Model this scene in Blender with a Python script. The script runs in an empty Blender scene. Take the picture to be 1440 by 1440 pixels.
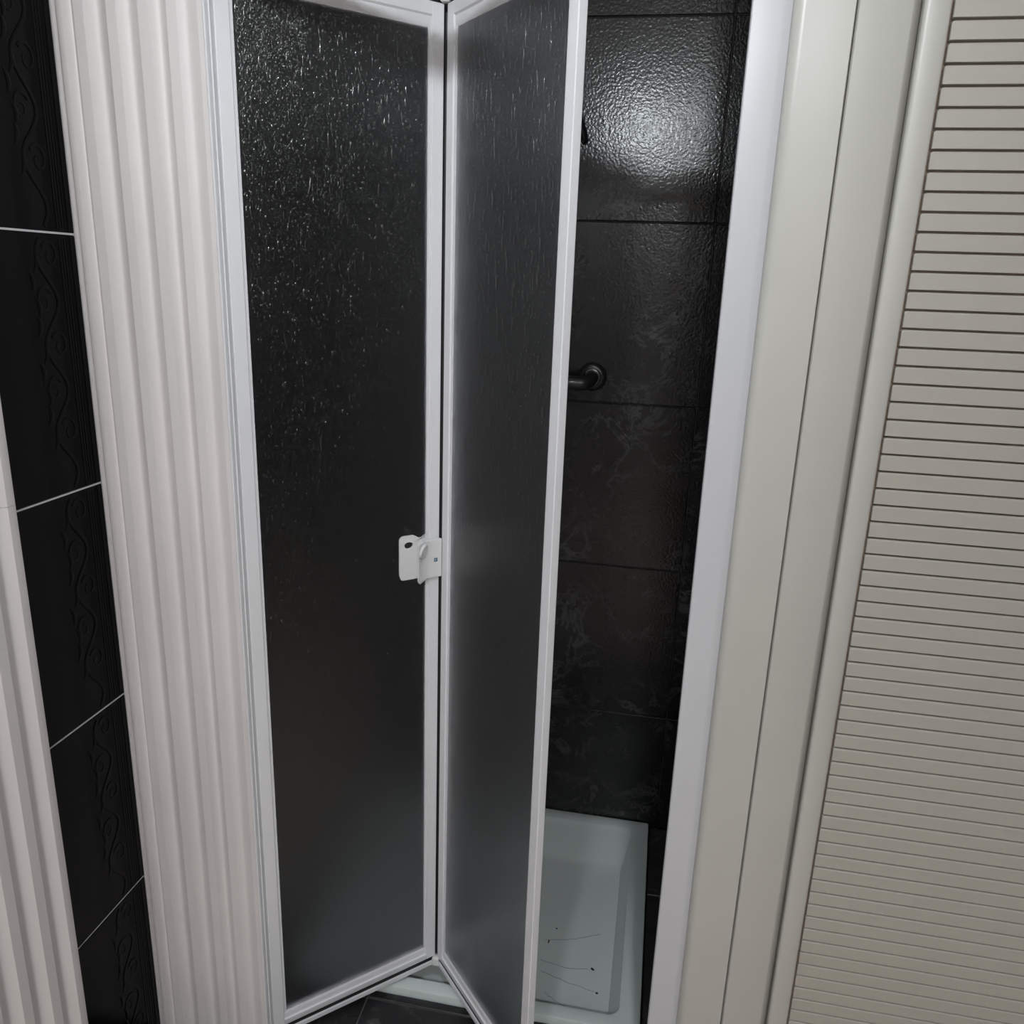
import bpy, bmesh, math, random
from mathutils import Matrix, Vector
random.seed(7)
C = bpy.context.scene.collection
S = bpy.context.scene
PI = math.pi

# ---------------------------------------------------------------- camera
def cam_setup():
    f, pitch, roll, yaw = 1137.34, .279860, .0356768, -.177599
    fwd = Vector((math.sin(yaw)*math.cos(pitch), math.cos(yaw)*math.cos(pitch), -math.sin(pitch)))
    right = Vector((math.cos(yaw), -math.sin(yaw), 0))
    up = right.cross(fwd)
    r2 = right*math.cos(roll) + up*math.sin(roll)
    u2 = -right*math.sin(roll) + up*math.cos(roll)
    cd = bpy.data.cameras.new('camera'); co = bpy.data.objects.new('camera', cd); C.objects.link(co)
    cd.sensor_width = 36; cd.lens = f/1440*36; cd.clip_start = .01
    m = Matrix((r2, u2, -fwd)).transposed().to_4x4(); m.translation = (0, 0, 1.464)
    co.matrix_world = m
    S.camera = co
cam_setup()

# ---------------------------------------------------------------- world, exposure
w = bpy.data.worlds.new('world'); S.world = w; w.use_nodes = True
w.node_tree.nodes['Background'].inputs[0].default_value = (.8, .85, .9, 1)
w.node_tree.nodes['Background'].inputs[1].default_value = .05
S.view_settings.view_transform = 'Standard'; S.view_settings.look = 'None'
S.view_settings.gamma = 1; S.view_settings.use_curve_mapping = False
S.view_settings.exposure = 0.36
CEIL_LAMP = (.25, -1.25, 2.38); PEND_LAMP = (-.17, .36, 2.055)      # the room's two lamps, both out of frame
LAMP_STRENGTH = (420, 385); LAMP_COL = ((.95, .97, 1.0), (.90, .96, 1.0))

# ---------------------------------------------------------------- materials
M = {}
def mat(name, col, rough=.5, metal=0, **kw):
    m = bpy.data.materials.new(name); m.use_nodes = True
    b = m.node_tree.nodes['Principled BSDF']
    b.inputs['Base Color'].default_value = (*col, 1); b.inputs['Roughness'].default_value = rough
    b.inputs['Metallic'].default_value = metal
    for k, v in kw.items(): b.inputs[k.replace('_', ' ')].default_value = v
    M[name] = m
    return m, m.node_tree, b
def N(nt, t, **kw):
    n = nt.nodes.new(t)
    for k, v in kw.items():
        if k.startswith('i_'): n.inputs[k[2:].replace('_', ' ')].default_value = v
        else: setattr(n, k, v)
    return n
def coords(nt, scale=(1, 1, 1)):
    tc = N(nt, 'ShaderNodeTexCoord'); mp = N(nt, 'ShaderNodeMapping')
    mp.inputs['Scale'].default_value = scale
    nt.links.new(tc.outputs['Object'], mp.inputs['Vector'])
    return mp.outputs['Vector']
def bump(nt, b, h, strength, dist):
    bp = N(nt, 'ShaderNodeBump'); bp.inputs['Strength'].default_value = strength; bp.inputs['Distance'].default_value = dist
    nt.links.new(h, bp.inputs['Height']); nt.links.new(bp.outputs['Normal'], b.inputs['Normal'])
def ramp(nt, fac, stops):
    r = N(nt, 'ShaderNodeValToRGB'); e = r.color_ramp.elements
    while len(e) < len(stops): e.new(.5)
    for i, (p, c) in enumerate(stops): e[i].position = p; e[i].color = (*c, 1)
    nt.links.new(fac, r.inputs['Fac'])
    return r.outputs['Color']
def painted(name, col, rough, var=.04, bs=.02):
    m, nt, b = mat(name, col, rough)
    v = coords(nt, (1, 1, 1))
    n = N(nt, 'ShaderNodeTexNoise', i_Scale=3.0, i_Detail=3.0); nt.links.new(v, n.inputs['Vector'])
    c = ramp(nt, n.outputs['Fac'], [(.3, tuple(x*(1-var) for x in col)), (.7, tuple(min(1, x*(1+var)) for x in col))])
    nt.links.new(c, b.inputs['Base Color'])
    n2 = N(nt, 'ShaderNodeTexNoise', i_Scale=180.0, i_Detail=2.0); nt.links.new(v, n2.inputs['Vector'])
    bump(nt, b, n2.outputs['Fac'], bs, .001)
    return m
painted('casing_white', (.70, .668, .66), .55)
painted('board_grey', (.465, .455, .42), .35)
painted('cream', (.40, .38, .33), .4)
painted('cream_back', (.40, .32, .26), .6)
painted('wall_paint', (.52, .48, .44), .7, bs=.08)
painted('ceiling_paint', (.66, .64, .62), .8, bs=.08)
painted('jamb_white', (.53, .535, .555), .3, .015, .0)
painted('alu_white', (.74, .745, .765), .28, .015, .0)
painted('plastic_white', (.72, .72, .72), .35, .02, .0)
painted('tray_white', (.60, .66, .64), .14, .02, .0)
painted('grout_white', (.62, .62, .64), .8)
painted('grout_dark', (.012, .012, .013), .7)
painted('grout_floor', (.10, .10, .10), .8)
painted('rubber', (.006, .006, .007), .45, .0, .0)
painted('beige_tile', (.66, .55, .475), .55)
painted('dirt', (.02, .018, .016), .7)
painted('stain', (.30, .33, .32), .5)
mat('dark_chrome', (.022, .022, .023), .32, 0.0)
mat('chrome', (.12, .12, .125), .2, 1.0)
mat('black_plastic', (.01, .01, .011), .3)
mat('logo_blue', (.06, .11, .18), .35)
mat('logo_pale', (.35, .45, .52), .35)
for i in range(2):
    m, nt, b = mat('lamp_glow_%d' % i, (1, 1, 1), .5)
    b.inputs['Emission Color'].default_value = (*LAMP_COL[i], 1); b.inputs['Emission Strength'].default_value = LAMP_STRENGTH[i]

def marble(name, dark, mid, vein, rough):
    m, nt, b = mat(name, dark, rough, Specular_IOR_Level=.42)
    tc = N(nt, 'ShaderNodeTexCoord'); oi = N(nt, 'ShaderNodeObjectInfo')
    sc = N(nt, 'ShaderNodeVectorMath', operation='SCALE'); sc.inputs[3].default_value = 17.0
    cb = N(nt, 'ShaderNodeCombineXYZ')
    for i in range(3): nt.links.new(oi.outputs['Random'], cb.inputs[i])
    nt.links.new(cb.outputs[0], sc.inputs[0])
    ad = N(nt, 'ShaderNodeVectorMath', operation='ADD')
    nt.links.new(tc.outputs['Object'], ad.inputs[0]); nt.links.new(sc.outputs[0], ad.inputs[1])
    v = ad.outputs[0]
    n1 = N(nt, 'ShaderNodeTexNoise', i_Scale=6.0, i_Detail=6.0, i_Roughness=.6, i_Distortion=.8); nt.links.new(v, n1.inputs['Vector'])
    base = ramp(nt, n1.outputs['Fac'], [(.35, dark), (.7, mid)])
    n2 = N(nt, 'ShaderNodeTexNoise', i_Scale=8.0, i_Detail=9.0, i_Roughness=.68, i_Distortion=.7); nt.links.new(v, n2.inputs['Vector'])
    # thin veins where the noise crosses one half, broken up by a second noise
    s1 = N(nt, 'ShaderNodeMath', operation='SUBTRACT'); s1.inputs[1].default_value = .5; nt.links.new(n2.outputs['Fac'], s1.inputs[0])
    a1 = N(nt, 'ShaderNodeMath', operation='ABSOLUTE'); nt.links.new(s1.outputs[0], a1.inputs[0])
    line = ramp(nt, a1.outputs[0], [(0, (1, 1, 1)), (.03, (0, 0, 0))])
    n3 = N(nt, 'ShaderNodeTexNoise', i_Scale=6.0, i_Detail=5.0); nt.links.new(v, n3.inputs['Vector'])
    brk = ramp(nt, n3.outputs['Fac'], [(.42, (0, 0, 0)), (.75, (1, 1, 1))])
    mu = N(nt, 'ShaderNodeMath', operation='MULTIPLY'); nt.links.new(line, mu.inputs[0]); nt.links.new(brk, mu.inputs[1])
    mx = N(nt, 'ShaderNodeMix', data_type='RGBA')
    nt.links.new(mu.outputs[0], mx.inputs[0]); nt.links.new(base, mx.inputs[6]); mx.inputs[7].default_value = (*vein, 1)
    nt.links.new(mx.outputs[2], b.inputs['Base Color'])
    n4 = N(nt, 'ShaderNodeTexNoise', i_Scale=170.0, i_Detail=1.2, i_Roughness=.5); nt.links.new(v, n4.inputs['Vector'])
    bump(nt, b, n4.outputs['Fac'], .40, .0014)
    return m
marble('marble_black', (.0045, .0045, .005), (.015, .015, .016), (.08, .08, .085), .20)
marble('floor_black', (.010, .010, .011), (.026, .026, .028), (.08, .08, .08), .38)

m, nt, b = mat('gloss_black', (.003, .0028, .003), .20, Specular_IOR_Level=.10)
n = N(nt, 'ShaderNodeTexNoise', i_Scale=26.0, i_Detail=3.0, i_Distortion=1.0); nt.links.new(coords(nt, (1, 1, .45)), n.inputs['Vector'])
bump(nt, b, n.outputs['Fac'], .12, .002)
mat('relief_black', (.005, .005, .005), .28, Specular_IOR_Level=.3)

# obscure acrylic pane, fine vertical streaks in its relief
m, nt, b = mat('obscure_glass', (.80, .81, .84), .35, Transmission_Weight=1.0, IOR=1.47)
n = N(nt, 'ShaderNodeTexNoise', i_Scale=60.0, i_Detail=3.0); nt.links.new(coords(nt, (3.0, 3.0, .35)), n.inputs['Vector'])
n2 = N(nt, 'ShaderNodeTexNoise', i_Scale=220.0, i_Detail=2.0); nt.links.new(coords(nt), n2.inputs['Vector'])
ad = N(nt, 'ShaderNodeMath', operation='ADD'); nt.links.new(n.outputs['Fac'], ad.inputs[0]); nt.links.new(n2.outputs['Fac'], ad.inputs[1])
bump(nt, b, ad.outputs[0], .25, .0012)
# water beads: clear, with a bright mirror-like skin
m = bpy.data.materials.new('water'); m.use_nodes = True; M['water'] = m; nt = m.node_tree; nt.nodes.clear()
tr_ = N(nt, 'ShaderNodeBsdfTransparent'); gl_ = N(nt, 'ShaderNodeBsdfGlossy'); gl_.inputs['Roughness'].default_value = .14
fr_ = N(nt, 'ShaderNodeFresnel'); fr_.inputs['IOR'].default_value = 1.9
mx_ = N(nt, 'ShaderNodeMixShader'); out_ = N(nt, 'ShaderNodeOutputMaterial')
nt.links.new(fr_.outputs[0], mx_.inputs[0]); nt.links.new(tr_.outputs[0], mx_.inputs[1]); nt.links.new(gl_.outputs[0], mx_.inputs[2]); nt.links.new(mx_.outputs[0], out_.inputs[0])

# ---------------------------------------------------------------- mesh helpers
class MB:
    def __init__(s): s.v = []; s.f = []
    def add(s, vs, fs):
        o = len(s.v); s.v += [tuple(p) for p in vs]; s.f += [tuple(i+o for i in f) for f in fs]; return s
    def box(s, lo, hi, fr=None):
        x0, y0, z0 = lo; x1, y1, z1 = hi
        vs = [(x0,y0,z0),(x1,y0,z0),(x1,y1,z0),(x0,y1,z0),(x0,y0,z1),(x1,y0,z1),(x1,y1,z1),(x0,y1,z1)]
        if fr: vs = [fr(*p) for p in vs]
        return s.add(vs, [(0,3,2,1),(4,5,6,7),(0,1,5,4),(1,2,6,5),(2,3,7,6),(3,0,4,7)])
    def prism(s, poly, h0, h1, fr):                     # poly in (a,b); fr(a,b,h) -> world
        n = len(poly)
        vs = [fr(a, b_, h0) for a, b_ in poly] + [fr(a, b_, h1) for a, b_ in poly]
        fs = [(i, (i+1) % n, (i+1) % n+n, i+n) for i in range(n)]
        fs += [tuple(range(n))[::-1], tuple(range(n, 2*n))]
        return s.add(vs, fs)
    def tube(s, pts, r, n=10, rs=None, flat=None):
        pts = [Vector(p) for p in pts]; rings = []
        prev = None
        for i, p in enumerate(pts):
            t = (pts[min(i+1, len(pts)-1)] - pts[max(i-1, 0)]).normalized()
            a = Vector((1, 0, 0)) if flat else (prev or (Vector((0, 0, 1)) if abs(t.z) < .9 else Vector((1, 0, 0))))
            a = (a - t*a.dot(t)).normalized(); c = t.cross(a); prev = a
            rr = rs[i] if rs else r
            rings.append([p + a*math.cos(2*PI*k/n)*rr*(flat or 1) + c*math.sin(2*PI*k/n)*rr for k in range(n)])
        vs = [q for rg in rings for q in rg]; fs = []
        for i in range(len(pts)-1):
            for k in range(n): fs.append((i*n+k, i*n+(k+1) % n, (i+1)*n+(k+1) % n, (i+1)*n+k))
        fs += [tuple(range(n))[::-1], tuple((len(pts)-1)*n+k for k in range(n))]
        return s.add(vs, fs)
    def lathe(s, prof, base, axis, n=32):               # prof: (r, h)
        ax = Vector(axis).normalized(); a = ax.orthogonal().normalized(); c = ax.cross(a); base = Vector(base)
        vs = []; fs = []
        for r, h in prof:
            for k in range(n): vs.append(base + ax*h + (a*math.cos(2*PI*k/n) + c*math.sin(2*PI*k/n))*max(r, 1e-5))
        for i in range(len(prof)-1):
            for k in range(n): fs.append((i*n+k, i*n+(k+1) % n, (i+1)*n+(k+1) % n, (i+1)*n+k))
        fs += [tuple(range(n))[::-1], tuple((len(prof)-1)*n+k for k in range(n))]
        return s.add(vs, fs)
    def mesh(s, name, bevel=0, smooth=False, seg=2, off=(0, 0, 0)):
        me = bpy.data.meshes.new(name)
        me.from_pydata([(x-off[0], y-off[1], z-off[2]) for x, y, z in s.v], [], s.f)
        bm = bmesh.new(); bm.from_mesh(me)
        bmesh.ops.recalc_face_normals(bm, faces=bm.faces)
        if bevel:
            es = [e for e in bm.edges if len(e.link_faces) == 2 and e.calc_face_angle(0) > .6]
            bmesh.ops.bevel(bm, geom=es, offset=bevel, segments=seg, affect='EDGES', profile=.5, clamp_overlap=True)
        bm.to_mesh(me); bm.free()
        if smooth:
            me.polygons.foreach_set('use_smooth', [True]*len(me.polygons))
            try: me.set_sharp_from_angle(angle=math.radians(40))
            except Exception: pass
        return me
def root_off(p):
    o = Vector((0, 0, 0))
    while p: o += p.location; p = p.parent
    return o
def link(name, me, m, parent=None, loc=None):
    o = bpy.data.objects.new(name, me); C.objects.link(o)
    if m and me is not None and not me.materials: me.materials.append(M[m])
    if parent: o.parent = parent
    if loc is not None: o.location = loc
    return o
def obj(name, mb, m, parent=None, bevel=0, smooth=False, seg=2):
    return link(name, mb.mesh(name, bevel, smooth, seg, root_off(parent)), m, parent)
def tag(o, label, cat=None, group=None, kind=None):
    o['label'] = label
    if cat: o['category'] = cat
    if group: o['group'] = group
    if kind: o['kind'] = kind
    return o
def thing(name, loc, label, cat, group=None):
    o = bpy.data.objects.new(name, None); C.objects.link(o); o.location = loc; o.empty_display_size = .05
    return tag(o, label, cat, group)
def struct(name, mb, m, label, parent=None, **kw):
    o = obj(name, mb, m, parent, **kw); o['kind'] = 'structure'; o['label'] = label; return o

# ---------------------------------------------------------------- the room shell
XL, XR, YN, YF, ZC = -.88, 1.25, -1.95, 1.15, 2.45      # left wall, right wall, near wall, front plane of the shower, ceiling
YB, SXL, SXR = 1.985, -.70, .22                          # back wall and side walls of the shower recess
FRH = 1.13                                              # front face of casings

wall_left = struct('wall_left', MB().box((XL-.12, YN, -.1), (XL-.0015, YF+.05, ZC)), 'grout_white', 'left wall with glossy black relief tiles and white grout lines')
wall_right = struct('wall_right', MB().box((XR, YN, -.1), (XR+.1, YF, ZC)), 'gloss_black', 'dark wall right of the louvered door')
wall_near = struct('wall_near', MB().box((XL-.12, YN-.1, -.1), (XR+.1, YN, ZC)), 'wall_paint', 'plain light wall behind the camera')
ceiling = struct('ceiling', MB().box((XL-.12, YN-.1, ZC), (XR+.1, YB+.12, ZC+.1)), 'ceiling_paint', 'white ceiling')
wall_front = struct('wall_front', MB().box((.10, YF, -.1), (XR+.1, YF+.08, ZC)), 'wall_paint', 'wall beside the shower opening carrying the louvered door')
wall_back = struct('wall_back', MB().box((SXL-.2, YB+.004, -.1), (SXR+.3, YB+.12, ZC)), 'grout_dark', 'back wall of the shower in dark marbled tiles')
wall_sl = struct('wall_shower_left', MB().box((XL-.12, YF+.05, -.1), (SXL-.004, YB+.004, ZC)).box((XL-.0015, YF, -.1), (SXL-.004, YF+.05, ZC)), 'grout_dark', 'left side wall inside the shower in dark tiles')
wall_sr = struct('wall_shower_right', MB().box((SXR+.004, YF+.08, -.1), (SXR+.3, YB+.004, ZC)), 'grout_dark', 'right side wall inside the shower in dark tiles')
fl = MB().box((XL-.12, YN, -.1), (XR, .955, -.003)).box((XL-.12, .955, -.1), (.10, 1.306, -.003)).box((.068, 1.306, -.1), (SXR+.004, YB+.004, -.003)).box((.10, .955, -.1), (XR, YF, -.003)).box((.10, YF+.08, -.1), (SXR+.004, 1.306, -.003)).box((SXL-.004, 1.306, -.1), (.068, YB+.004, -.06))
floor = struct('floor', fl, 'grout_floor', 'floor of dark tiles in front of the shower tray')

# tiles: one shared mesh per size, face towards -Y in local space
_tm = {}
def tile_mesh(wd, ht, m, th=.008, bev=.0016):
    k = (round(wd, 4), round(ht, 4), m)
    if k not in _tm:
        mb = MB().box((0, 0, 0), (wd, th, ht)); me = mb.mesh('tile', bev, seg=1); me.materials.append(M[m]); _tm[k] = me
    return _tm[k]
def tile(parent, wd, ht, m, loc, rz=0, rx=0):
    o = link('tile', tile_mesh(wd, ht, m), None, parent, loc); o.rotation_euler = (rx, 0, rz); return o
# back wall: rows measured from the photograph
TH = .4185; Z0 = .3449-TH; TW = .335; JX = .0855; G = .0028
cols = [(-.70, JX-2*TW), (JX-2*TW, JX-TW), (JX-TW, JX), (JX, SXR)]
for r in range(7):
    z0 = Z0+r*TH; z1 = min(z0+TH, ZC)
    if z1-z0 < .05: continue
    for a, c in cols:
        if c-a < .03: continue
        tile(wall_back, c-a-G, z1-z0-G, 'marble_black', (a+G/2, YB, z0+G/2))
    for k in range(3):
        y0 = YF+.055+k*.28; y1 = min(y0+.28, YB)
        tile(wall_sl, y1-y0-G, z1-z0-G, 'marble_black', (SXL, y0+G/2, z0+G/2), PI/2)
        y0 = YF+.08+k*.28; y1 = min(y0+.28, YB)
        if y1-y0 > .03: tile(wall_sr, y1-y0-G, z1-z0-G, 'marble_black', (SXR, y1-G/2, z0+G/2), -PI/2)
# floor tiles (rx turns the face upward)
def ftile(x0, x1, y0, y1, m): tile(floor, x1-x0-G, y1-y0-G, m, (x0+G/2, y0+G/2, 0), 0, -PI/2).location = (x0+G/2, y1-G/2, 0)
def ftile(x0, x1, y0, y1, m):
    o = tile(floor, x1-x0-G, y1-y0-G, m, (x0+G/2, y0+G/2, 0)); o.rotation_euler = (-PI/2, 0, 0)
    return o
xs = [XL, -.503, -.173, .10]
for a, c in zip(xs[:-1], xs[1:]):
    ftile(a, c, .955, 1.285, 'floor_black')
for a, c in ((-.69, -.503), (-.503, -.173), (-.173, .066)): ftile(a, c, 1.285, 1.3065, 'floor_black')
ftile(.0665, SXR, 1.307, 1.72, 'floor_black'); ftile(.0665, SXR, 1.72, YB, 'floor_black')
for i in range(5):
    for j in range(6):
        ftile(XL+.426*i, min(XR, XL+.426*(i+1)), .955-.4842*(j+1), .955-.4842*j, 'beige_tile')

# left wall: glossy black tiles with a moulded scroll border, each relief a part of its tile
LT = .381; LZ = [.363+LT*k for k in range(-1, 6)]
def relief(zb, zt):
    mb = MB(); x = XL+.0002
    yc = 1.062
    def vy(z): return yc + .017*math.sin(2*PI*(z-.363)/.127)
    m = 40; zz = [zb+.006+(zt-zb-.012)*i/m for i in range(m+1)]
    mb.tube([(x, vy(z), z) for z in zz], .0032, 6, flat=.42)
    k0 = math.ceil((zb-.363)/.0635); z = .363+k0*.0635
    while z < zt-.03:
        ph = round((z-.363)/.0635) % 2
        sg = 1 if ph == 0 else -1
        # a curl on the hollow side of the vine
        cy = yc - sg*.010; cz = z+.032
        pts = []
        for i in range(19):
            a = i/18*PI*2.4; r = .0165*(1-i/22)
            pts.append((x, cy + sg*r*math.cos(a+.6), cz + r*math.sin(a+.6)*1.25))
        if cz+.022 < zt: mb.tube(pts, .002, 5, rs=[.0028*(1-i/30) for i in range(19)], flat=.42)
        # a pair of leaves
        for dz, dy in ((.008, -.024), (.045, -.031)):
            if z+dz+.03 < zt:
                p = [(x, yc+dy+.006*math.sin(t*PI)-.004*sg*t, z+dz+.03*t) for t in [i/6 for i in range(7)]]
                mb.tube(p, .003, 5, rs=[.0006+.0036*math.sin(PI*i/6) for i in range(7)], flat=.38)
        z += .0635
    for y, r in ((1.094, .0016), (1.0995, .0011), (1.105, .0016), (1.1105, .0011), (1.118, .0013)):
        mb.tube([(x, y, zb+.004), (x, y, (zb+zt)/2), (x, y, zt-.004)], r, 6, flat=.35)
    return mb
for k in range(len(LZ)):
    zb = LZ[k]; zt = min(zb+LT, ZC)
    if zt-zb < .05: continue
    t = tile(wall_left, .225, zt-zb-.0026, 'gloss_black', (XL, .9045, zb+.0013), PI/2)
    # sub-part built in world space, then parented keeping its place
    me = relief(zb+.002, zt-.0034).mesh('scroll_relief', smooth=True)
    o = link('scroll_relief', me, 'gloss_black')
    o.parent = t; o.matrix_parent_inverse = (Matrix.Translation(t.location) @ Matrix.Rotation(PI/2, 4, 'Z')).inverted()

# ---------------------------------------------------------------- fluted casings
def flute(s0, s1, depth, n=14):
    out = []
    for i in range(n+1):
        t = i/n
        e = math.sin(PI/2*t/.36) if t < .36 else .32+.68*(.5+.5*math.cos(PI*((t-.36)/.64)))*.45+.68*(1-(t-.36)/.64)*.55
        out.append((s0+(s1-s0)*t, depth*min(1, e)))
    return out
# profile as (s, d): s along the face, d = recess below the face; measured unit lines
units = [-.8403, -.7903, -.7425, -.7000, -.6545]
prof = [(-.8795, .024), (-.8795, .004), (-.8775, .0025), (-.8745, .0025), (-.8735, .008), (-.8705, .008), (-.8690, .002), (-.8660, 0), (-.8600, 0)]
prof += flute(-.8590, units[0]-.0004, .013)
for a, c in zip(units[:-1], units[1:]):
    prof += [(a, 0), (a+.0145, 0)] + flute(a+.0150, c-.0004, .0160 if c < -.76 else (.013 if c < -.66 else .008))
prof += [(units[-1], 0), (-.6462, 0), (-.6452, .001), (-.6452, .024)]
mb = MB().prism(prof, -.002, ZC, lambda s, d, h: (s, FRH-.006+d, h))
struct('trim_1', mb, 'casing_white', 'tall white fluted casing between black tile wall and bifold shower door', smooth=True)
p2 = [(.9300, .020), (.9300, .003), (.9285, .001), (.9265, 0), (.9140, 0)]
s = .9135
for k in range(4):
    p2 += flute(s, s-.0345, .012) + [(s-.0350, 0), (s-.0515, 0)]; s -= .052
p2 += [(.690, 0), (.688, .002), (.688, .020)]
fr2 = lambda s_, d, h: (XL+.020-d, s_, h)
ZJ = 1.143
struct('trim_2', MB().prism(p2, -.002, ZJ-.0003, fr2), 'casing_white', 'lower length of fluted white casing at the left picture edge', smooth=True)
struct('trim_3', MB().prism(p2, ZJ+.0003, ZC, fr2), 'casing_white', 'upper length of fluted white casing at the left picture edge', smooth=True)

# ---------------------------------------------------------------- right-hand boards
def board(name, prof, m, label):
    return struct(name, MB().prism(prof, -.002, ZC, lambda a, b_, h: (a, b_, h)), m, label, smooth=True)
def arc(cx, cy, r, a0, a1, n=6): return [(cx+r*math.cos(a0+(a1-a0)*i/n), cy+r*math.sin(a0+(a1-a0)*i/n)) for i in range(n+1)]
# filler board with a rounded left nose standing proud of the strike jamb
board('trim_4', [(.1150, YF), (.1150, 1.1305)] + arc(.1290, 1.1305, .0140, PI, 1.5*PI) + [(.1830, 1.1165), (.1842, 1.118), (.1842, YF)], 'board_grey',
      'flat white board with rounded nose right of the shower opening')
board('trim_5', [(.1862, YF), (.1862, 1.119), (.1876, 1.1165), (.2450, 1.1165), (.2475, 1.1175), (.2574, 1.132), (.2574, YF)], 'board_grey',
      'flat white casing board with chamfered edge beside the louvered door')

# ---------------------------------------------------------------- louvered door
DX0, DX1, DZ0, DZ1 = .2590, .80, .02, 2.02
ld = [(DX0, YF)] + [(DX0, 1.124)] + arc(DX0+.006, 1.124, .006, PI, 1.5*PI, 4) + [(.2845, 1.118), (.2872, 1.1192), (.2872, YF)]
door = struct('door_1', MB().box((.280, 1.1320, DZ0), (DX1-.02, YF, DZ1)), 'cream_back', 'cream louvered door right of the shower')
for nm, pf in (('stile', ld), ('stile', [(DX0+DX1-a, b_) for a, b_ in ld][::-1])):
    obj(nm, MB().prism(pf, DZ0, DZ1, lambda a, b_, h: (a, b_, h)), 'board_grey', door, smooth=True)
PITCH = .023195; SL0 = .2918; SL1 = DX0+DX1-SL0; SH = PITCH-.0028
obj('rail', MB().box((.2872, 1.1185, DZ1-.075), (DX0+DX1-.2872, YF, DZ1)), 'cream', door, bevel=.002)
obj('rail', MB().box((.2872, 1.1185, DZ0), (DX0+DX1-.2872, YF, DZ0+.06)), 'cream', door, bevel=.002)
def slat_mesh():
    W = SL1-SL0; r = .0035; R_ = .0012
    def ring(ins, insT, y):
        a0, a1, z0, z1 = ins, W-ins, ins*.5, SH-insT
        pts = [(a0, z0+.0004), (a0+.0004, z0), (a1-.0004, z0), (a1, z0+.0004)]
        for i in range(5): t = i/4*PI/2; pts.append((a1-r+r*math.cos(t), z1-r+r*math.sin(t)))
        for i in range(5): t = PI/2+i/4*PI/2; pts.append((a0+r+r*math.cos(t), z1-r+r*math.sin(t)))
        return [(p, y, q) for p, q in pts]
    rings = [ring(0, 0, .0095), ring(0, 0, .0019), ring(.0002, .0008, .0006), ring(.0006, .0019, 0)]
    mb = MB(); n = len(rings[0]); vs = [p for rg in rings for p in rg]; fs = []
    for i in range(len(rings)-1):
        for k in range(n): fs.append((i*n+k, i*n+(k+1) % n, (i+1)*n+(k+1) % n, (i+1)*n+k))
    fs.append(tuple((len(rings)-1)*n+k for k in range(n)))
    mb.add(vs, fs); me = mb.mesh('slat'); me.materials.append(M['cream']); return me
sm = slat_mesh()
ZL1 = 1.7685
k = -7
while True:
    ztop = ZL1 - PITCH*k
    zb_ = ztop - SH
    k += 1
    if ztop > DZ1-.077: continue
    if zb_ < DZ0+.062: break
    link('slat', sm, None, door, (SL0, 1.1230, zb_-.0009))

# ---------------------------------------------------------------- shower door frame
bif = thing('bifold_shower_door', (-.38, 1.25, 0), 'white framed bifold shower door folded inward with wet obscure panes', 'shower door')
bif['kind'] = 'thing'
frm = bif
# left jamb: narrow channel beside the casing
obj('jamb', MB().prism([(-.6450, 1.150), (-.6450, 1.121), (-.6435, 1.1195), (-.6415, 1.1195), (-.6405, 1.121), (-.6405, 1.128), (-.6385, 1.128), (-.6385, 1.150)], 0, 1.886, lambda a, b_, h: (a, b_, h)), 'alu_white', frm, smooth=True)
# right strike jamb
obj('jamb', MB().prism([(.0672, 1.150), (.0672, 1.1335), (.0685, 1.1320), (.1030, 1.1320), (.1080, 1.1330), (.1148, 1.1365), (.1148, 1.150)], 0, 1.886, lambda a, b_, h: (a, b_, h)), 'jamb_white', frm, smooth=True)
obj('header_rail', MB().prism([(1.076, 1.850), (1.076, 1.882), (1.080, 1.886), (1.112, 1.886), (1.118, 1.880), (1.118, 1.854), (1.112, 1.850)], -.6445, .1146, lambda a, b_, h: (h, a, b_)), 'alu_white', frm, smooth=True)

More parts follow.
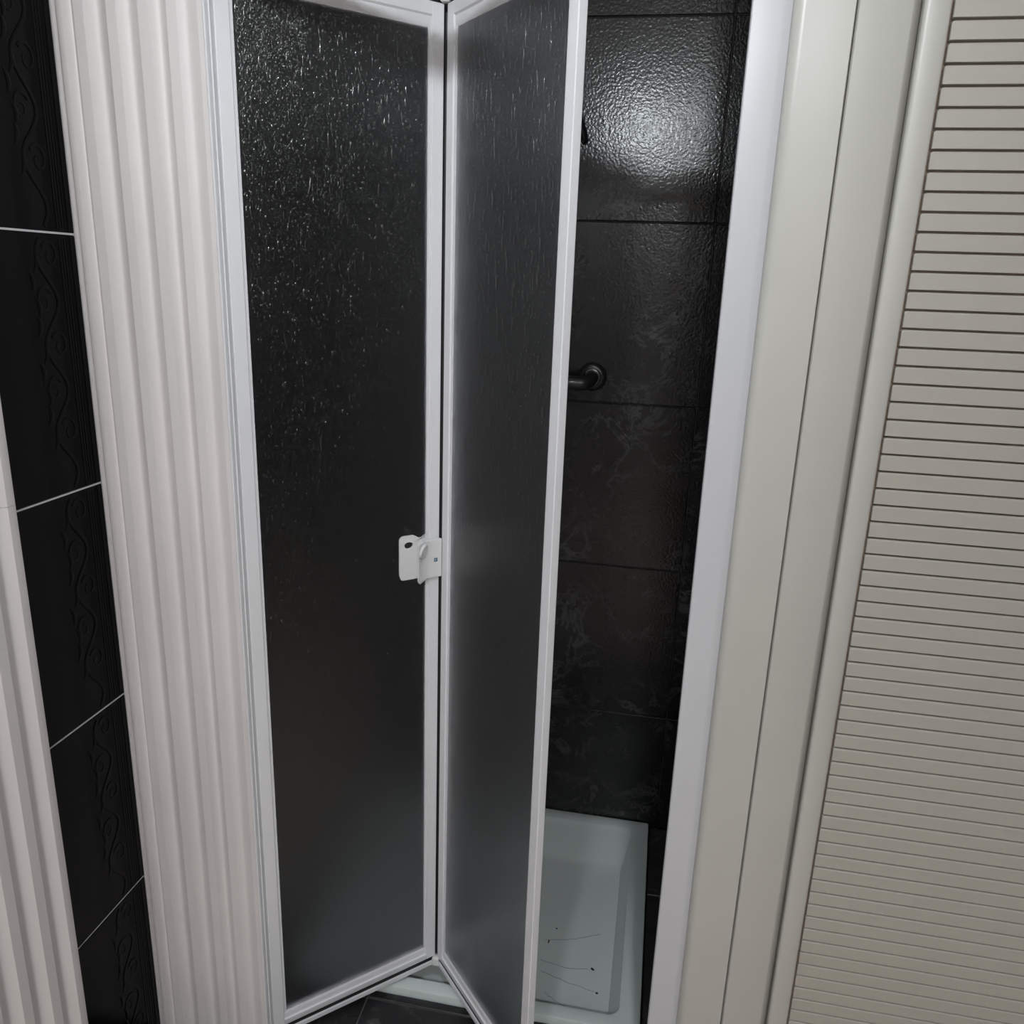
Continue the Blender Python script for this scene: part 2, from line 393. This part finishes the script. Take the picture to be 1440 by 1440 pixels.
# ---------------------------------------------------------------- bifold door
def leaf(A, d, n, L, drops):
    P = lambda u, w_, z: (A[0]+d[0]*u+n[0]*w_, A[1]+d[1]*u+n[1]*w_, z)
    T = .014; SW = .0262; ZB, ZG0, ZG1, ZT = .0440, .0775, 1.8345, 1.872
    for side in (0, 1):
        u0 = 0 if side == 0 else L-SW
        lip = (SW-.005, SW) if side == 0 else (L-SW, L-SW+.005)
        main = (0, SW-.005) if side == 0 else (L-SW+.005, L)
        mb = MB().box((main[0], -T, ZB), (main[1], 0, ZT), P)
        st = obj('stile', mb, 'alu_white', bif, bevel=.0014)
        obj('glazing_bead', MB().box((lip[0], -T+.002, ZG0-.003), (lip[1], -.0035, ZG1+.003), P), 'alu_white', st)
    # rails: bottom with a half-round face, top taller
    def rail(z0, z1, pf):
        mb = MB(); poly = [(-T+.001, z0)] + [(w_, z0+(z1-z0)*t) for t, w_ in pf] + [(-T+.001, z1)]
        fr = lambda a, b_, h: P(h, a, b_)
        return obj('rail', mb.prism(poly, SW-.0049, L-SW+.0049, fr), 'alu_white', bif, smooth=True)
    rail(ZB, ZG0, [(0, -.0008), (.06, 0), (.38, 0), (.42, -.0025), (.5, -.0035), (.62, -.0030), (.86, -.0042), (1, -.008)])
    rail(ZG1, ZT, [(0, -.006), (.1, -.0035), (.45, -.0030), (.52, 0), (.94, 0), (1, -.0008)])
    # dark rubber gap, then the drip strip under it; the same above
    obj('gasket', MB().box((.004, -T+.002, .0325), (L-.004, -.0035, .0445), P), 'rubber', bif)
    obj('drip_strip', MB().box((.004, -T, .0225), (L-.004, 0, .0325), P), 'alu_white', bif, bevel=.001)
    obj('gasket', MB().box((.004, -T+.002, 1.8715), (L-.004, -.004, 1.883), P), 'rubber', bif)
    obj('top_strip', MB().box((.004, -T, 1.8830), (L-.004, 0, 1.896), P), 'alu_white', bif, bevel=.001)
    g = obj('glass_pane', MB().box((SW-.003, -.0085, ZG0-.004), (L-SW+.003, -.0050, ZG1+.004), P), 'obscure_glass', bif)
    # water beads and runs on the outer face
    mb = MB(); wf = -.0050
    for (u, z, r, el) in drops:
        if not (SW+.004 < u < L-SW-.004 and ZG0+.01 < z-r*el and z+r*el < ZG1-.006): continue
        nn = 8; vs = []; fs = []; ht = random.uniform(.3, .75)
        wob = random.uniform(-.3, .3)*r if el > 3 else 0
        for rr, hh in ((1, -.25), (1, 0), (.78, .34), (.4, .56)):
            for k in range(nn):
                a = 2*PI*k/nn; zz = math.sin(a)*rr
                wid = .75+.25*(-zz) if el > 2 else 1
                vs.append(P(u+math.cos(a)*rr*r*wid+wob*zz*2, wf+hh*r*ht, z+zz*r*el))
        vs.append(P(u, wf+.62*r*ht, z))
        for i in range(3):
            for k in range(nn): fs.append((i*nn+k, i*nn+(k+1) % nn, (i+1)*nn+(k+1) % nn, (i+1)*nn+k))
        for k in range(nn): fs.append((3*nn+k, 3*nn+(k+1) % nn, 4*nn))
        fs.append(tuple(range(nn))[::-1])
        mb.add(vs, fs)
    wd = obj('water_drops', mb, 'water', g, smooth=True); wd['kind'] = 'stuff'; wd['label'] = 'clear water beads and runs on the pane'
    return P
LL = .3520
def ldrops():
    out = []; rnd = random.Random(3)
    while len(out) < 2900:
        u = rnd.uniform(.02, .34); z = rnd.uniform(.1, 1.835)
        a = (z-.1)/1.735; left = 1-u/.352
        if rnd.random() > (.03+.97*a**4.6)*(.14+.86*left**1.5): continue
        r = rnd.choice([.0008, .0010, .0012, .0014, .0018, .0024]); el = rnd.choice([1, 1, 1.2, 1.3, 1.6])
        if rnd.random() < .14: el = rnd.uniform(3, 7); r = rnd.uniform(.0009, .0015)
        if rnd.random() < .015: r = rnd.uniform(.0022, .0032)
        out.append((u, z, r, el))
    for _ in range(1300):
        out.append((rnd.uniform(.03, .13)**1.0, 1.83-abs(rnd.gauss(0, .09)), rnd.uniform(.0007, .0014), rnd.uniform(1, 1.8)))
    return out
def rdrops():
    out = []; rnd = random.Random(5)
    while len(out) < 1500:
        u = rnd.uniform(.02, .34); z = rnd.uniform(.1, 1.835)
        a = (z-.1)/1.735
        if rnd.random() > .03+.97*a**2.0: continue
        r = rnd.uniform(.0008, .0014); el = rnd.choice([1, 1.3, 2, 4, 6, 9, 12])
        if el > 3: r = rnd.uniform(.0007, .0012)
        out.append((u, z, r, el))
    return out
PL = leaf((-.637, 1.136), (.7230, .6908), (.6908, -.7230), LL, ldrops())
PR = leaf((-.3776, 1.378), (.6756, -.7373), (-.7373, -.6756), LL, rdrops())
# black hinge gasket in the fold and the white hinge blocks at its ends
obj('hinge_gasket', MB().tube([(-.3795, 1.3875, .05), (-.3795, 1.3875, 1.86)], .0075, 12), 'rubber', bif, smooth=True)
for z0, z1 in ((.0235, .0435), (1.873, 1.893)):
    obj('hinge_block', MB().box((-.3880, 1.3700, z0), (-.3720, 1.3860, z1)), 'plastic_white', bif, bevel=.003)
    
# handle on the fold stile: plate that curls out over the pane, a round finger disc, logo; a holed plate laid on the pane
def plate(u0, ub, u1, z0, z1, w0, flare, th, drop):
    # bulged cross-section in (u,w) swept in z, lower and upper ends rounded on the free side
    mb = MB(); nu, nz = 14, 16; vs = []; fs = []
    for lay in (0, 1):
        for i in range(nu+1):
            u = u0+(u1-u0)*i/nu
            tt = max(0, (ub-u)/(ub-u0))
            zt = z1 - .004*max(0, tt-.55)**1.5*4; zb2 = z0 - drop*math.sin(min(1, tt*1.15)*PI*.5)**2 + (.006*((tt-.8)/.2)**2 if tt > .8 else 0)
            ww = w0 + flare*tt**1.6 - (th if lay else 0)
            for j in range(nz+1): vs.append(PL(u, ww, zb2+(zt-zb2)*j/nz))
    n1 = (nu+1)*(nz+1)
    for i in range(nu):
        for j in range(nz):
            q = [i*(nz+1)+j, (i+1)*(nz+1)+j, (i+1)*(nz+1)+j+1, i*(nz+1)+j+1]
            fs.append(tuple(q)); fs.append(tuple(x+n1 for x in q[::-1]))
    for j in range(nz):
        for i in (0, nu): a = i*(nz+1)+j; fs.append((a, a+1, a+1+n1, a+n1))
    for i in range(nu):
        for j in (0, nz): a = i*(nz+1)+j; c = (i+1)*(nz+1)+j; fs.append((a, c, c+n1, a+n1))
    return mb.add(vs, fs)
hd = obj('handle', plate(.3010, .3265, .3535, .9265, 1.0005, .0075, .010, .0060, .006), 'plastic_white', bif, bevel=.0009, smooth=True)
hd['label'] = 'white plastic pull handle'
dn = (Vector(PL(0, 1, 0))-Vector(PL(0, 0, 0))).normalized(); du = (Vector(PL(1, 0, 0))-Vector(PL(0, 0, 0))).normalized()
ax = (dn*.75 + du*.60 - Vector((0, 0, .25))).normalized()
obj('finger_disc', MB().lathe([(.0132, 0), (.0140, .0012), (.0140, .0040), (.0128, .0056), (.0108, .0048), (.006, .0040)], PL(.3075, .0175, .9865), ax, 28), 'plastic_white', hd, smooth=True)
lg = obj('logo', MB().box((.3375, .0074, .9575), (.3445, .0079, .9645), PL), 'logo_blue', hd); lg['label'] = 'tiny blue square logo'
obj('logo_mark', MB().box((.3390, .0078, .9592), (.3412, .00805, .9628), PL).box((.3421, .0078, .9603), (.3428, .00805, .9628), PL), 'logo_pale', hd)
# thin holed plate laid on the pane for the pale shape beside the handle
def holed_plate():
    u0, u1, z0, z1 = .2720, .3250, .9270, 1.0120; cx, cz, rx_, rz_ = .2905, .9935, .0085, .0060; n = 96
    out = []; inn = []
    for k in range(n):
        a = 2*PI*k/n; c_, s_ = math.cos(a), math.sin(a)
        # ray from the hole centre to a rounded rectangle
        best = 1
        tx = ((u1 if c_ > 0 else u0)-cx)/c_ if abs(c_) > 1e-6 else 9; tz = ((z1 if s_ > 0 else z0)-cz)/s_ if abs(s_) > 1e-6 else 9
        t = min(tx, tz); u, z = cx+c_*t, cz+s_*t
        out.append((u, z)); inn.append((cx+c_*rx_, cz+s_*rz_))
    r = .009
    def rnd(u, z):
        for (ku, kz) in ((u0, z0), (u0, z1)):
            qu = ku+r; qz = kz+r if kz == z0 else kz-r
            if u < qu and ((z < qz) if kz == z0 else (z > qz)):
                v = Vector((u-qu, z-qz))
                if v.length > r: v = v.normalized()*r
                return (qu+v.x, qz+v.y)
        if u > .30 and z > z1-.001: return (u, z-.007*min(1, (u-.30)/.012))
        return (u, z)
    # corner points
    out2 = [rnd(*p) for p in out]
    vs = []; fs = []
    for w_ in (-.0022, -.0048):
        vs += [PL(u, w_, z) for u, z in out2] + [PL(u, w_, z) for u, z in inn]
    for k in range(n):
        j = (k+1) % n
        fs += [(k, j, n+j, n+k), (2*n+k, 3*n+k, 3*n+j, 2*n+j), (k, 2*n+k, 2*n+j, j), (n+k, n+j, 3*n+j, 3*n+k)]
    return MB().add(vs, fs)
obj('pane_plate', holed_plate(), 'plastic_white', hd, smooth=True)['label'] = 'thin white plate with round hole lying on the pane'

# ---------------------------------------------------------------- shower tray
def tray():
    X0, X1, Y0, Y1, ZR = -.694, .0645, 1.309, YB-.002, .015
    def rr(x0, x1, y0, y1, r, z, n=6):
        out = []
        for cx, cy, a0 in ((x1-r, y0+r, -PI/2), (x1-r, y1-r, 0), (x0+r, y1-r, PI/2), (x0+r, y0+r, PI)):
            for i in range(n+1):
                a = a0+PI/2*i/n; out.append((cx+r*math.cos(a), cy+r*math.sin(a), z))
        return out
    rings = [rr(X0, X1, Y0, Y1, .004, -.055), rr(X0, X1, Y0, Y1, .004, ZR-.004), rr(X0+.0015, X1-.0015, Y0+.0015, Y1-.0015, .004, ZR-.001), rr(X0+.004, X1-.004, Y0+.004, Y1-.004, .004, ZR)]
    ix0, ix1, iy0, iy1 = X0+.045, .0200, Y0+.031, 1.9450
    fx0, fx1, fy0, fy1 = ix0+.02, -.002, iy0+.014, 1.8300
    rings.append(rr(ix0-.003, ix1+.003, iy0-.003, iy1+.003, .028, ZR))
    zf = -.022
    for t, e in ((0, 0), (.06, .10), (.2, .22), (.5, .52), (.8, .80), (.94, .93), (1, 1)):
        lx0 = ix0+(fx0-ix0)*t; lx1 = ix1+(fx1-ix1)*t; ly0 = iy0+(fy0-iy0)*t; ly1 = iy1+(fy1-iy1)*t
        rings.append(rr(lx0, lx1, ly0, ly1, .026, ZR-.001+(zf-ZR+.001)*e))
    rings.append(rr(fx0+.012, fx1-.010, fy0+.012, fy1-.014, .022, zf-.0015))
    rings.append(rr(fx0+.25, fx1-.25, fy0+.2, fy1-.2, .02, zf-.006))
    n = len(rings[0]); vs = [p for r in rings for p in r]; fs = []
    for i in range(len(rings)-1):
        for k in range(n): fs.append((i*n+k, i*n+(k+1) % n, (i+1)*n+(k+1) % n, (i+1)*n+k))
    fs.append(tuple((len(rings)-1)*n+k for k in range(n))); fs.append(tuple(range(n))[::-1])
    return MB().add(vs, fs), zf
tb, ZF = tray()
tr = thing('shower_tray', (-.31, 1.65, 0), 'white shower tray with raised rim on the dark tiled floor', 'shower tray')
obj('basin', tb, 'tray_white', tr, smooth=True)
obj('drain_cover', MB().lathe([(.040, 0), (.042, .002), (.036, .004), (.0, .0045)], (-.42, 1.63, ZF-.0062), (0, 0, 1), 28), 'chrome', tr, smooth=True)
# hairs and specks left lying in the tray
def wav(pts, k): 
    rnd = random.Random(k); out = []
    for i in range(len(pts)-1):
        for t in range(8):
            f_ = t/8; out.append((pts[i][0]+(pts[i+1][0]-pts[i][0])*f_+rnd.uniform(-.002, .002), pts[i][1]+(pts[i+1][1]-pts[i][1])*f_+rnd.uniform(-.0012, .0012), ZF-.0020+.0012))
    out.append((*pts[-1], ZF-.0008)); return out
hairs = [([(-.165, 1.485), (-.10, 1.474), (-.055, 1.482)], 'long faint hair crossing the tray floor below the longer dark speck'),
         ([(-.16, 1.545), (-.10, 1.560), (-.035, 1.590)], 'faint wavy hair nearest the back of the tray'),
         ([(-.160, 1.455), (-.11, 1.440), (-.035, 1.425)], 'wavy hair reaching the round dark speck by the tray edge'),
         ([(-.14, 1.400), (-.12, 1.385), (-.09, 1.372)], 'short hair curled near the front rim of the tray')]
for k, (p, lb) in enumerate(hairs):
    tag(obj('hair_strand', MB().tube(wav(p, k), .00055, 5), 'stain'), lb, 'hair', 'hairs lying in the shower tray')
specks = [((-.0450, 1.4850), .0050, .0028, .6, 'longer dark speck at the end of a hair in the tray'), ((-.0300, 1.4230), .0030, .0026, 0, 'round dark speck near the right tray edge'),
          ((-.1400, 1.5850), .0020, .0018, 0, 'small dot of dirt toward the back of the tray'), ((-.1530, 1.5420), .0016, .0065, .1, 'narrow dark speck beside the door edge in the tray')]
for (x, y), a, c, rot, lb in specks:
    mb = MB(); n = 10; vs = []
    for rr_, hh in ((1, -.0006), (.8, .0006), (.3, .0010)):
        for k in range(n):
            t = 2*PI*k/n; q = Vector((math.cos(t)*a*rr_*(1+.2*math.sin(3*t)), math.sin(t)*c*rr_)); q.rotate(Matrix.Rotation(-rot, 2))
            vs.append((x+q.x, y+q.y, ZF-.0018+.0008+hh))
    fs = [(i*n+k, i*n+(k+1) % n, (i+1)*n+(k+1) % n, (i+1)*n+k) for i in range(2) for k in range(n)] + [tuple(range(n))[::-1], tuple(2*n+k for k in range(n))]
    tag(obj('dirt_speck', mb.add(vs, fs), 'dirt'), lb, 'speck', 'specks in the shower tray')

# ---------------------------------------------------------------- grab bar on the back wall
gb = thing('grab_bar', (-.15, YB, 1.235), 'dark metal grab bar fixed to the back shower wall', 'grab bar')
bz = 1.244; bx0, bx1 = -.47, -.169
pts = []
for i in range(9): a = i/8*PI/2; pts.append((bx1-.024+.024*math.cos(a), YB-.046-.024*math.sin(a), bz-.010*math.sin(a)))
left = [(bx0+bx1-x, y, z) for x, y, z in pts[::-1]]
path = [(bx1, YB-.004, bz), (bx1, YB-.02, bz)] + pts + left + [(bx0, YB-.02, bz), (bx0, YB-.004, bz)]
obj('bar', MB().tube(path, .0165, 16), 'dark_chrome', gb, smooth=True)
for x in (bx0, bx1):
    obj('rosette', MB().lathe([(.034, 0), (.035, .004), (.033, .010), (.027, .014), (.0225, .015)], (x, YB-.0002, bz), (0, -1, 0), 36), 'dark_chrome', gb, smooth=True)
    obj('collar', MB().lathe([(.0215, 0), (.0215, .005), (.0195, .0065), (.0170, .0065)], (x, YB-.0145, bz), (0, -1, 0), 30), 'chrome', gb, smooth=True)

# ---------------------------------------------------------------- hand shower on its wall holder, behind the door edge
hs = thing('hand_shower', (-.215, YB, 1.80), 'black hand shower on wall holder behind the door edge', 'hand shower')
obj('holder', MB().box((-.272, YB-.045, 1.835), (-.236, YB-.0002, 1.868)), 'black_plastic', hs, bevel=.006, smooth=True)
obj('handle', MB().tube([(-.2165, YB-.026, 1.768), (-.2185, YB-.027, 1.775), (-.238, YB-.036, 1.83), (-.264, YB-.056, 1.90), (-.292, YB-.082, 1.97)], .011, 14, rs=[.005, .0085, .0105, .0115, .013]), 'black_plastic', hs, smooth=True)
obj('spray_head', MB().lathe([(.014, 0), (.035, .008), (.044, .022), (.045, .030), (.040, .033)], (-.296, YB-.076, 1.990), (-.05, -.75, -.62), 30), 'black_plastic', hs, smooth=True)

# ---------------------------------------------------------------- ceiling lamp (behind the camera)
lx, ly, lz = CEIL_LAMP; LR = .085
lp = thing('ceiling_lamp', (lx, ly, ZC), 'round white ceiling lamp toward the wall behind the camera', 'lamp')
obj('housing', MB().lathe([(LR+.03, 0), (LR+.03, -.045), (LR+.022, -.062), (LR+.004, -.066)], (lx, ly, ZC-.0005), (0, 0, 1), 40), 'plastic_white', lp, smooth=True)
obj('diffuser', MB().lathe([(LR+.003, -.060), (LR, -.068), (LR*.6, -.073), (0, -.075)], (lx, ly, ZC), (0, 0, 1), 40), 'lamp_glow_0', lp, smooth=True)
lx, ly, lz = PEND_LAMP
lp = thing('pendant_lamp', (lx, ly, ZC), 'small bulb hanging on a stem above the shower front', 'lamp')
obj('canopy', MB().lathe([(.045, 0), (.045, -.012), (.03, -.026), (.006, -.030)], (lx, ly, ZC-.0005), (0, 0, 1), 28), 'plastic_white', lp, smooth=True)
obj('stem', MB().tube([(lx, ly, ZC-.02), (lx, ly, (ZC+lz)/2), (lx, ly, lz+.045)], .006, 10), 'plastic_white', lp, smooth=True)
obj('socket', MB().lathe([(.012, .055), (.020, .050), (.022, .028), (.020, .024)], (lx, ly, lz), (0, 0, 1), 24), 'plastic_white', lp, smooth=True)
obj('bulb', MB().lathe([(.016, .026)]+[(.032*math.cos(a), .032*math.sin(a)) for a in [PI/2*.62-k*PI*.81/12 for k in range(13)]], (lx, ly, lz), (0, 0, 1), 24), 'lamp_glow_1', lp, smooth=True)
